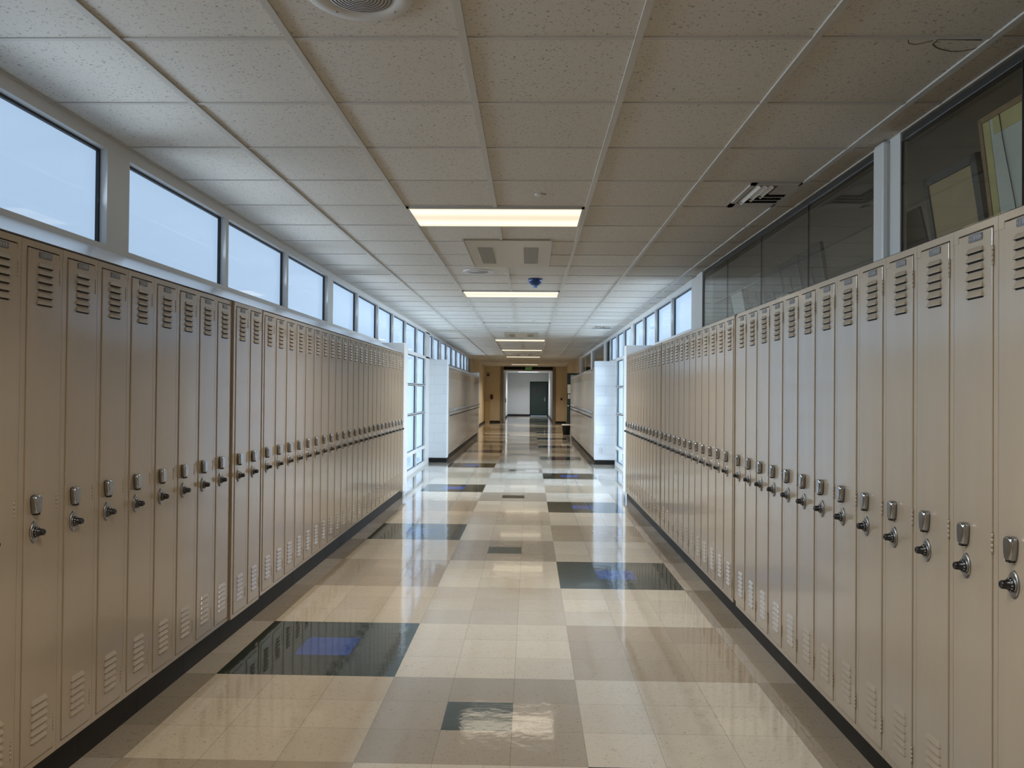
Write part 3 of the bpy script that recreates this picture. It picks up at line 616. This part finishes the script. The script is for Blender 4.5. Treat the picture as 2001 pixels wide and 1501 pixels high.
# ================================================================== THINGS BEHIND THE DARK GLASS (leaning against it on the ledge)
def leaning(name, y0, y1, ztop, label, cat, build, lean=0.075, zb=1.932, group=None):
    h = ztop-zb; L = math.hypot(h, lean)
    t = thing(name, (1.768+lean, y1, zb), label, cat, group, 0)
    t.rotation_euler = (0, -math.atan2(lean, h), 0)
    build(t, y0-y1, L); return t
def wb(t, w, h):   # local: y from w(negative) to 0, z 0..h, front is -x
    MB('wb').box((0.006, w+0.02, 0.02), (0.016, -0.02, h-0.02)).build('board', t)
    mb = MB('oak'); mb.box((0.0, w, 0), (0.02, w+0.022, h)); mb.box((0, -0.022, 0), (0.02, 0, h)); mb.box((0, w, h-0.022), (0.02, 0, h)); mb.box((0, w, 0), (0.02, 0, 0.022)); mb.build('frame', t)
    mb = MB('yellowed'); mb.box((0.004, -0.065, 0.022), (0.006, -0.022, h-0.022)); mb.box((0.004, w+0.022, h-0.085), (0.006, -0.085, h-0.022)); mb.build('paper_border', t)
    MB('seam').tube([(0.001, -0.135, h-0.02), (0.001, -0.14, h-0.12), (0.0, -0.155, h-0.25), (0.001, -0.165, h-0.36), (0.001, -0.17, h-0.5)], 0.0016).build('wire', t)
leaning('whiteboard', 2.15, 3.115, 2.545, 'whiteboard in a wooden frame leaning behind the near right glass', 'whiteboard', wb)
def pin(t, w, h):
    MB('tan').box((0.008, w+0.02, 0.02), (0.016, -0.02, h-0.02)).build('board', t)
    mb = MB('darkgrey'); mb.box((0, w, 0), (0.024, w+0.042, h)); mb.box((0, -0.030, 0), (0.024, 0, h)); mb.box((0, w, h-0.036), (0.024, 0, h)); mb.box((0, w, 0), (0.024, 0, 0.036)); mb.build('frame', t)
leaning('pinboard', 3.135, 3.545, 2.425, 'tan pinboard in a dark grey frame beside the whiteboard', 'pinboard', pin)
def slate(t, w, h):
    MB('slate').box((0.004, w+0.008, 0.008), (0.012, -0.008, h-0.008)).build('board', t)
    mb = MB('greyboard'); mb.box((0.002, w, 0), (0.014, w+0.008, h)); mb.box((0.002, -0.008, 0), (0.014, 0, h)); mb.box((0.002, w, h-0.008), (0.014, 0, h)); mb.build('edge_trim', t)
def sl(t, w, h): slate(t, w, h)
leaning('slate_board', 3.585, 3.88, 2.315, 'small dark slate board between the grey post and pinboard', 'slate board', sl, lean=0.09)
def gb(t, w, h):
    MB('greyboard').box((0.004, w+0.01, 0.01), (0.016, -0.01, h-0.01)).build('panel', t)
    mb = MB('darkgrey'); mb.box((0, w, 0), (0.022, w+0.045, h)); mb.box((0, -0.012, 0), (0.022, 0, h)); mb.box((0, w, h-0.012), (0.022, 0, h)); mb.build('frame', t)
    MB('darkgrey').tube([(0.0, w*0.50, h-0.13), (-0.003, w*0.47, h-0.17), (-0.003, w*0.52, h-0.22), (0.0, w*0.60, h-0.30)], 0.006).build('hook', t)
for n, (a, b, z) in enumerate(((4.80, 5.19, 2.392), (5.21, 5.57, 2.39), (5.59, 5.98, 2.385), (6.02, 6.38, 2.40)), 1):
    leaning('grey_panel', a, b, z, 'dark grey framed panel behind right glass, %s past the grey post' % ordinal(n), 'panel', gb, group='grey panels behind the glass')
def pale(t, w, h):
    MB('wb').box((0.004, w+0.02, 0.01), (0.012, -0.02, h-0.01)).build('panel', t)
    mb = MB('greyboard'); mb.box((0, w, 0), (0.016, w+0.02, h)); mb.box((0, -0.02, 0), (0.016, 0, h)); mb.box((0, w, h-0.015), (0.016, 0, h)); mb.build('frame', t)
leaning('pale_panel', 6.55, 6.95, 2.34, 'pale panel leaning behind the glass past the grey panels', 'panel', pale)
# ================================================================== FAR END
t = thing('exit_sign', (-0.07, Y1-0.10, 2.585), 'green exit sign hanging over the far opening', 'exit sign')
MB('exitface').box((-0.155, -0.02, -0.10), (0.155, 0.02, 0.10), bev=0.004).build('housing', t)
tx = bpy.data.curves.new('exit_text', 'FONT'); tx.body = 'EXIT'; tx.size = 0.165; tx.align_x = 'CENTER'; tx.align_y = 'CENTER'; tx.extrude = 0.002
to = bpy.data.objects.new('exit_text', tx); COL.objects.link(to); dg = bpy.context.evaluated_depsgraph_get()
me = bpy.data.meshes.new_from_object(to.evaluated_get(dg)); bpy.data.objects.remove(to)
me.materials.clear(); me.materials.append(M['exitgreen']); lt = bpy.data.objects.new('lettering', me); COL.objects.link(lt); lt.parent = t; lt.location = (0, -0.0235, 0); lt.rotation_euler = (math.pi/2, 0, 0)
MB('steel').box((-0.01, -0.01, 0.10), (0.01, 0.01, CEIL-2.585)).build('hanger', t)
# green door in the vestibule end wall
mb = MB('black'); mb.box((0.0, YB-0.03, 0), (0.05, YB+0.06, 2.13)); mb.box((1.07, YB-0.03, 0), (1.12, YB+0.06, 2.13)); mb.box((0.05, YB-0.03, 2.08), (1.07, YB+0.06, 2.13))
d = struct(mb.build('door_1'), 'dark green door at the end of the corridor')
MB('greendoor').box((0.05, YB-0.005, 0.01), (1.07, YB+0.045, 2.08)).build('leaf', d)
mb = MB('steel'); mb.box((0.90, YB-0.03, 0.90), (0.95, YB-0.006, 1.16)); mb.box((0.86, YB-0.055, 1.0), (0.94, YB-0.03, 1.03)); mb.build('handle', d)
MB('red').box((0.40, YB-0.008, 1.45), (0.50, YB-0.005, 1.80)).build('narrow_window', d)
# open leaf of the far double doors, left side
d = struct(MB('white').box((-1.26, Y1+0.30, 0.02), (-1.21, Y1+1.35, 2.44)).build('door_2'), 'white door leaf standing open in the far opening')
mb = MB('steel'); mb.box((-1.215, Y1+1.1, 0.95), (-1.17, Y1+1.2, 1.15)); mb.build('handle', d)
# fixture lighting the vestibule
t = thing('ceiling_light', (-0.1, 40.6, 2.66), 'lit ceiling light beyond the far opening', 'ceiling light', 'recessed corridor lights')
MB('tbar').box((-0.62, -0.32, -0.010), (0.62, 0.32, 0)).build('frame', t); MB(glow_mat('vestibule_diffuser', (0.86, 0.93, 1.0), 2.0, 0.4)).box((-0.60, -0.30, -0.014), (0.60, 0.30, -0.010)).build('diffuser', t)
t = thing('ceiling_light', (-0.1, 45.4, 2.66), 'added second ceiling light brightening the vestibule beyond the far opening', 'ceiling light', 'recessed corridor lights')
MB('tbar').box((-0.62, -0.32, -0.010), (0.62, 0.32, 0)).build('frame', t); MB(bpy.data.materials['vestibule_diffuser']).box((-0.60, -0.30, -0.014), (0.60, 0.30, -0.010)).build('diffuser', t)
area_lamp('lamp', t, (0, 0, -0.016), 1.1, 0.5, 80, (0.9, 0.95, 1.0), 150, (0, 0, 0))  # lamp added with the second fixture to brighten the vestibule
# wall devices at the far end
t = thing('fire_alarm', (-2.01, Y1, 2.30), 'dark red fire alarm high on the far left beige wall', 'fire alarm')
MB('red').box((-0.065, -0.05, -0.085), (0.065, 0, 0.085), bev=0.006).build('housing', t); MB('paper').box((-0.03, -0.062, 0.0), (0.03, -0.05, 0.05), bev=0.004).build('strobe', t)
t = thing('wall_telephone', (-1.83, Y1, 1.22), 'dark red call box below the fire alarm on beige wall', 'call box')
MB('red').box((-0.06, -0.06, -0.11), (0.06, 0, 0.11), bev=0.008).build('housing', t); MB('black').box((-0.035, -0.075, -0.03), (0.035, -0.06, 0.03)).build('handset', t)
t = thing('light_switch', (1.51, Y1, 1.15), 'brown switch plate on the far right beige wall', 'light switch')
MB('brown').box((-0.055, -0.012, -0.055), (0.055, 0, 0.055), bev=0.003).build('plate', t); MB('black').box((-0.012, -0.022, -0.02), (0.012, -0.012, 0.02)).build('toggle', t)
t = thing('wood_cabinet', (-2.03, Y1-0.02, 0.0), 'low yellow wooden cabinet in the far left corner', 'cabinet')
MB('wood').box((-0.115, -0.14, 0.19), (0.115, 0.005, 0.83)).build('body', t); MB('wood').box((-0.12, -0.155, 0.83), (0.12, 0.005, 1.03)).build('drawer', t); MB('wood').box((-0.11, -0.15, 0.0), (0.11, 0.0, 0.19)).build('base', t)
# open green classroom door on the far right with notices
d = struct(MB(['greendoor', 'steel']).box((1.295, 27.20, 0.0), (2.20, 27.245, 2.14)).box((1.295, 27.194, 0.0), (2.2, 27.20, 0.20), 1).build('door_3'), 'dark green classroom door standing open on the right')
MB('steel').lathe((1.345, 27.194, 0.99), (0, -1, 0), [(0.012, 0), (0.012, 0.03), (0.028, 0.04), (0.03, 0.055), (0, 0.065)], 16).build('door_knob', d)
def notice(x0, x1, z0, z1, label):
    t = thing('paper_notice', ((x0+x1)/2, 27.198, (z0+z1)/2), label, 'notice', 'paper notices on the green door'); w, h = (x1-x0)/2, (z1-z0)/2
    MB('paper').box((-w, -0.002, -h), (w, 0.001, h)).build('sheet', t)
    mb = MB('ink')
    for q in range(6): z = h*0.75-q*h*0.28; mb.box((-w*0.75, -0.0026, z-0.004), (w*(0.7-0.15*(q % 3)), -0.002, z+0.004))
    mb.build('printed_lines', t)
notice(1.315, 1.43, 1.44, 1.74, 'upper tall white notice on the open green door'); notice(1.33, 1.52, 1.25, 1.40, 'lower wide white notice on the open green door')
t = thing('trash_bin', (1.265, 26.95, 0), 'black trash bin with white liner beside the open green door', 'trash bin')
MB('black').lathe((0, 0, 0), (0, 0, 1), [(0.115, 0), (0.145, 0.34), (0.150, 0.345), (0.138, 0.345), (0.110, 0.02), (0, 0.02)], 28).build('bin', t)
MB('bag').lathe((0, 0, 0.32), (0, 0, 1), [(0.149, 0), (0.156, 0.03), (0.148, 0.042), (0.134, 0.036), (0.126, 0.0)], 22).build('liner', t)
t = thing('wall_outlet', (1.45, 15.85, 0.285), 'grey outlet plate low on the right white block wall', 'outlet')
MB('frame').box((-0.034, -0.008, -0.056), (0.034, 0, 0.056), bev=0.003).build('plate', t)
for s in (-1, 1): MB('white').box((-0.017, -0.011, s*0.024-0.015), (0.017, -0.008, s*0.024+0.015), bev=0.002).build('socket', t)
